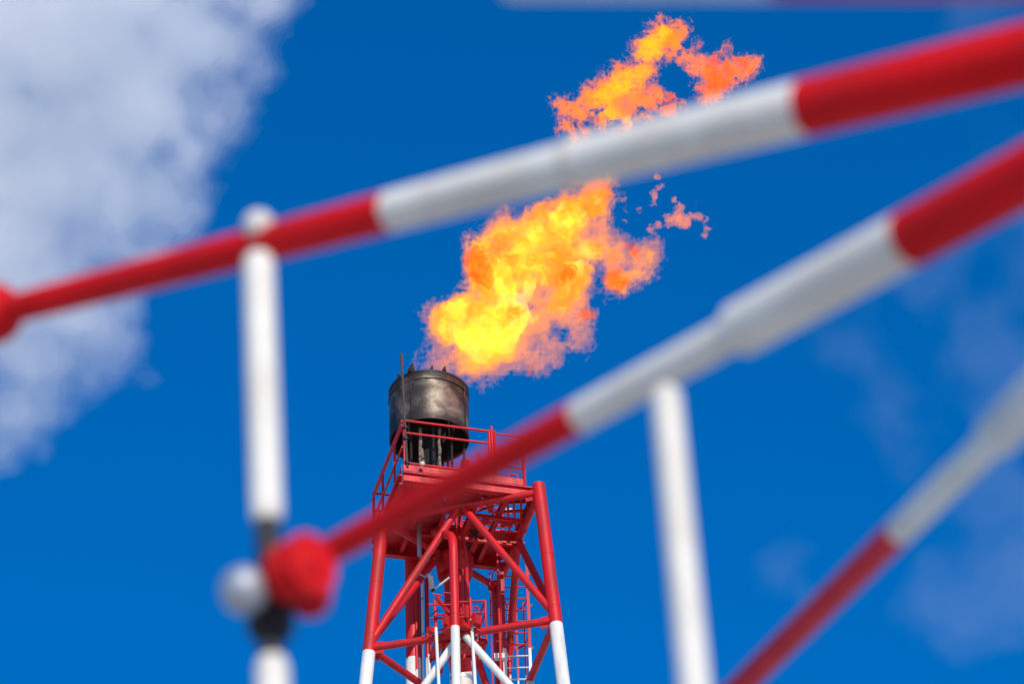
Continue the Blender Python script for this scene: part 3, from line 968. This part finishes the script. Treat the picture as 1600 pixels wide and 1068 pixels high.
def carve(S, org, st, lst):
    X = (org[0] + st * np.arange(S.shape[0], dtype=np.float32))[:, None]
    Y = (org[1] + st * np.arange(S.shape[1], dtype=np.float32))[None, :]
    out = np.zeros(S.shape[:2], np.float32)
    for x, y, r, dep in lst:
        out += dep * np.exp(-((X - x) ** 2 + (Y - y) ** 2) / (r * r))
    return S - out[:, :, None]
def px(c): return c / st
S = blobs(shp, org, st, main, .85, 12)
def warp(A, amps, cell):
    """bend a field with three smooth noises; amps in grid steps along the picture axes"""
    g = [np.arange(n_, dtype=np.float32).reshape([-1 if k == a_ else 1 for k in range(3)]) for a_, n_ in enumerate(A.shape)]
    i0, fr = [], []
    for a_ in range(3):
        c = np.clip(g[a_] + amps[a_] * fractal(A.shape, cell, 2, .5, rs), 0, A.shape[a_] - 1.001)
        f0 = c.astype(np.int32); i0.append(f0); fr.append(c - f0)
    out = np.zeros(A.shape, np.float32)
    for dx in (0, 1):
        for dy in (0, 1):
            for dz in (0, 1):
                w = (fr[0] if dx else 1 - fr[0]) * (fr[1] if dy else 1 - fr[1]) * (fr[2] if dz else 1 - fr[2])
                out += w * A[i0[0] + dx, i0[1] + dy, i0[2] + dz]
    return out
n_big = fractal(shp, 60 / st, 3, .5, rs)
n_mid = warp(fractal(shp, 30 / st, 4, .55, rs, True), (9, 9, 9), 22 / st)
n_fine = fractal(shp, 9 / st, 3, .7, rs, True)
n_fine2 = fractal(shp, 13 / st, 3, .7, rs)
fold = warp(fractal(shp, 46 / st, 4, .56, rs, True), (16, 16, 16), 34 / st)
flame = thing('gas_flame', at_d(690, 565, FD), 'main yellow and orange gas flame blowing from the burner drum', 'flame')
holes2 = [(838, 528, 18, 30), (876, 515, 19, 32), (852, 452, 16, 26), (905, 560, 10, 10), (930, 470, 8, 40), (1000, 345, 16, 40), (948, 300, 9, 30), (925, 360, 9, 22), (985, 385, 9, 18)]
n_lace = fractal(shp, 7 / st, 3, .8, rs)
F_out = carve(S, org, st, holes2) + 9 * n_big + 14 * n_mid + 10 * n_fine + 4 * n_fine2 + 1
F_out = np.minimum(F_out, 24 * (n_lace + .30))
thin = [(845, 540, 34, 60), (880, 525, 34, 60), (852, 452, 24, 40), (925, 365, 22, 30), (985, 400, 34, 26), (680, 570, 34, 30), (780, 590, 60, 22), (660, 480, 20, 16), (910, 480, 24, 26), (1000, 350, 30, 40), (800, 325, 40, 14)]
St = carve(S, org, st, thin)
F_mid = St - 8 + 12 * n_big + 15 * n_mid + 5 * n_fine
F_haze = carve(S, org, st, [(x, y, r * 1.0, d * .45) for x, y, r, d in thin]) - 3 + 13 * n_mid + 4 * n_fine2
field_mesh('flame_fringe', F_out, org, st, FD, fire('flame_fringe', (1.15, .31, .27), (1.0, 1.0, 1.5)), flame)
field_mesh('flame_veil', F_haze, org, st, FD, fire('flame_veil', (1.2, .30, .04), (.4, .7, 1.3)), flame)
field_mesh('flame_body', F_mid, org, st, FD, fire('flame_body', (2.6, .98, .0), (.5, 1.5, 3.5)), flame)
core = [(712, 498, 30), (735, 522, 42), (775, 530, 48), (810, 500, 42), (785, 430, 34), (830, 395, 38), (880, 350, 32), (830, 360, 28), (820, 460, 34), (905, 400, 22), (760, 560, 20), (900, 340, 26)]
F_core = blobs(shp, org, st, core, .6, 12) - 2 + 10 * n_big - 15 * (fold - .1) + 5 * n_fine
F_core = np.minimum(F_core, St - 7 + 4 * n_mid)
field_mesh('flame_core', F_core, org, st, FD, fire('flame_core', (2.8, 2.1, .30), (.2, .9, .7)), flame)
# redder pockets, nearer than the bright body
ember = [(752, 428, 19, -48), (742, 405, 14, -44), (762, 440, 12, -44), (962, 438, 17, -25), (915, 492, 9, -35), (885, 430, 14, -55), (850, 408, 9, -50), (985, 395, 12, -24), (868, 440, 8, -55), (830, 575, 10, -16), (735, 430, 12, -30)]
F_em = blobs(shp, org, st, ember, .6, 8) - 2 + 14 * n_mid + 5 * n_fine
field_mesh('flame_ember', F_em, org, st, FD, fire('flame_ember', (2.4, .30, .0), (.8, 4.5, 5.0)), flame)
# thin dark orange veins all through the near side
Z = (st * (np.arange(shp[2], dtype=np.float32) - shp[2] / 2))[None, None, :]
F_v = np.minimum(St - 3, 34 * (fold + .14 * n_fine - .08))
F_v = carve(F_v, org, st, [(745, 520, 60, 14), (830, 395, 30, 6)])
F_v = np.minimum(F_v, -(Z + 2) * .7 + 10 * n_big)
field_mesh('flame_vein', F_v, org, st, FD, fire('flame_vein', (2.8, .50, .0), (1.0, 3.8, 4.0)), flame)

# detached upper flame
rs = np.random.RandomState(3)
upl = [(905, 176, 19), (887, 170, 13), (876, 165, 9), (896, 198, 17), (900, 214, 12), (930, 158, 23), (955, 145, 26), (985, 125, 24), (975, 165, 22), (1000, 150, 22), (1005, 105, 20), (1015, 80, 22), (1035, 60, 24), (1055, 52, 15), (1050, 80, 18),
       (1062, 92, 9), (1030, 150, 16), (1050, 168, 13), (1070, 78, 9), (1080, 92, 14), (1092, 76, 8), (1072, 108, 7), (1098, 98, 18), (1118, 118, 23), (1142, 110, 20), (1164, 106, 14), (1108, 142, 17), (1080, 112, 9), (1125, 80, 11), (1182, 98, 5), (940, 185, 12), (1000, 185, 14), (975, 205, 15), (960, 240, 14)]
org2, st2 = (840, 12), 1.6
shp2 = (232, 164, 56)
S2 = carve(blobs(shp2, org2, st2, upl, .75, 8), org2, st2, [(1056, 118, 15, 20), (1040, 128, 8, 14), (1000, 170, 8, 16), (978, 165, 7, 14), (1062, 140, 10, 20), (915, 195, 6, 10)])
m2 = warp(fractal(shp2, 24 / st2, 4, .58, rs, True), (10, 7, 7), 16 / st2); f2 = fractal(shp2, 8 / st2, 3, .8, rs, True); l2 = fractal(shp2, 7 / st2, 3, .8, rs); b2 = fractal(shp2, 36 / st2, 2, .5, rs)
fl2 = thing('detached_flame', at_d(1000, 180, FD), 'ragged detached orange flame floating highest above the burner', 'flame')
field_mesh('flame_fringe', np.minimum(S2 + 5 * b2 + 15 * m2 + 11 * f2 + 3, 24 * (l2 + .34)), org2, st2, FD, fire('upper_fringe', (2.4, .42, .22), (.8, 1.2, 2.4)), fl2)
field_mesh('flame_veil', carve(S2, org2, st2, [(1110, 108, 34, 9)]) - 6 + 5 * b2 + 19 * m2 + 10 * f2, org2, st2, FD, fire('upper_veil', (3.0, .50, .0), (.8, 1.8, 4.0)), fl2)
up_y = [(1020, 72, 16), (1008, 86, 15), (1035, 55, 11), (965, 132, 13), (985, 125, 13), (945, 148, 11), (1003, 112, 9), (932, 168, 9), (955, 178, 9), (985, 190, 8), (1055, 70, 8)]
field_mesh('flame_body', blobs(shp2, org2, st2, up_y, .9, 8) + 1 + 13 * m2 + 5 * f2, org2, st2, FD, fire('upper_body', (3.4, 1.35, .0), (.5, 1.4, 4.0)), fl2)
up_r = [(1118, 126, 14), (1140, 112, 11), (1106, 138, 9), (1048, 68, 10), (1045, 162, 9), (1160, 105, 8), (1112, 95, 8)]
field_mesh('flame_ember', blobs(shp2, org2, st2, up_r, .8, 8) - 3 + 20 * m2 + 12 * f2, org2, st2, FD, fire('upper_ember', (2.6, .16, .0), (1.4, 4.0, 4.0)), fl2)
rs = np.random.RandomState(4)
# small curl blown off to the right
cur = [(1015, 358, 5), (1030, 350, 7), (1045, 345, 9), (1060, 342, 12), (1070, 348, 9), (1063, 325, 6), (1080, 338, 7), (1092, 338, 5), (1103, 345, 5), (1106, 356, 4.5), (1100, 368, 4.5), (1055, 312, 4), (1025, 278, 6), (1030, 292, 7), (1022, 305, 6), (1020, 318, 3), (1085, 318, 3), (1000, 330, 3.5), (975, 310, 5), (974, 330, 5), (975, 345, 5)]
org3, st3 = (960, 255), 1.5
shp3 = (110, 86, 28)
S3 = blobs(shp3, org3, st3, cur, 1, 4)
F3 = S3 + 4 * warp(fractal(shp3, 16 / st3, 3, .6, rs, True), (4, 3, 3), 12 / st3) + 4.5 * fractal(shp3, 6 / st3, 2, .7, rs, True)
o = field_mesh('flame_wisp', F3, org3, st3, FD, fire('wisp', (3.2, .75, .25), (1.2, 1.8, 3.0)))
tag(o, 'small curled pink flame wisps blown off right of the main flame', 'flame')

# ---- steam cloud drifting on the left, far behind
CD = 320.0
cl = [(125, 375, 80), (230, 400, 50), (60, 420, 90), (170, 520, 50), (430, -30, 25), (400, 20, 45), (395, 80, 38), (360, 130, 55), (330, 190, 55), (280, 60, 110), (200, 160, 120), (290, 250, 45), (270, 330, 50), (200, 290, 90), (100, 60, 150), (80, 250, 130), (190, 420, 60), (205, 480, 40), (190, 530, 48), (120, 480, 80), (140, 590, 45), (60, 560, 80),
      (30, 640, 55), (-30, 400, 160), (-60, 200, 160), (-60, 0, 160), (150, -60, 150), (320, -80, 120), (-40, 690, 50), (430, -90, 40), (70, 640, 30)]
org4, st4 = (-240, -260), 6.5
shp4 = (128, 162, 62)
S4 = blobs(shp4, org4, st4, cl, .8, 40)
rs4 = np.random.RandomState(5)
B4 = fractal(shp4, 130 / st4, 2, .5, rs4); C4 = fractal(shp4, 60 / st4, 4, .55, rs4)
cloud = thing('steam_cloud', at_d(150, 740, CD), 'big soft grey white steam cloud filling the upper left sky', 'cloud')
for q, (offs, dens) in enumerate(((22, .010), (15, .016), (8, .026), (0, .04), (-12, .06), (-28, .09))):
    F4 = S4 + offs - 8 + 10 * B4 + 26 * C4
    mt = vol_mat('steam_%d' % q, (0, 0, 0), 0, (1, 1, 1), dens, (.90, .87, .83), 0.0)
    field_mesh('cloud_layer', F4, org4, st4, CD, mt, cloud)

# faint vapour veils, right side of the sky
vp = [(1530, 500, 70), (1490, 430, 50), (1560, 570, 80), (1600, 640, 90), (1240, 870, 30), (1255, 920, 20), (1560, 780, 90), (1620, 900, 110), (1530, 960, 80), (1310, 550, 36), (1350, 575, 30), (1520, 30, 50), (1505, 190, 34), (1620, 300, 50), (1600, 420, 60), (1430, 720, 40), (1450, 900, 50), (1380, 640, 30)]
org5, st5 = (1140, -60), 7.0
shp5 = (84, 170, 22)
S5 = blobs(shp5, org5, st5, vp, .35, 40)
B5 = fractal(shp5, 14, 2, .5, rs4); C5 = fractal(shp5, 8, 3, .65, rs4)
veil = thing('vapour_veil', at_d(1530, 900, CD), 'faint bluish vapour veil in the sky at the right edge', 'vapour')
for q, (offs, dens) in enumerate(((30, .0018), (20, .003), (8, .0045), (-8, .006), (-24, .007))):
    field_mesh('veil_layer', S5 + offs - 6 + 26 * B5 + 34 * C5, org5, st5, CD, vol_mat('veil_%d' % q, (0, 0, 0), 0, (1, 1, 1), dens, (1, 1, 1)), veil)
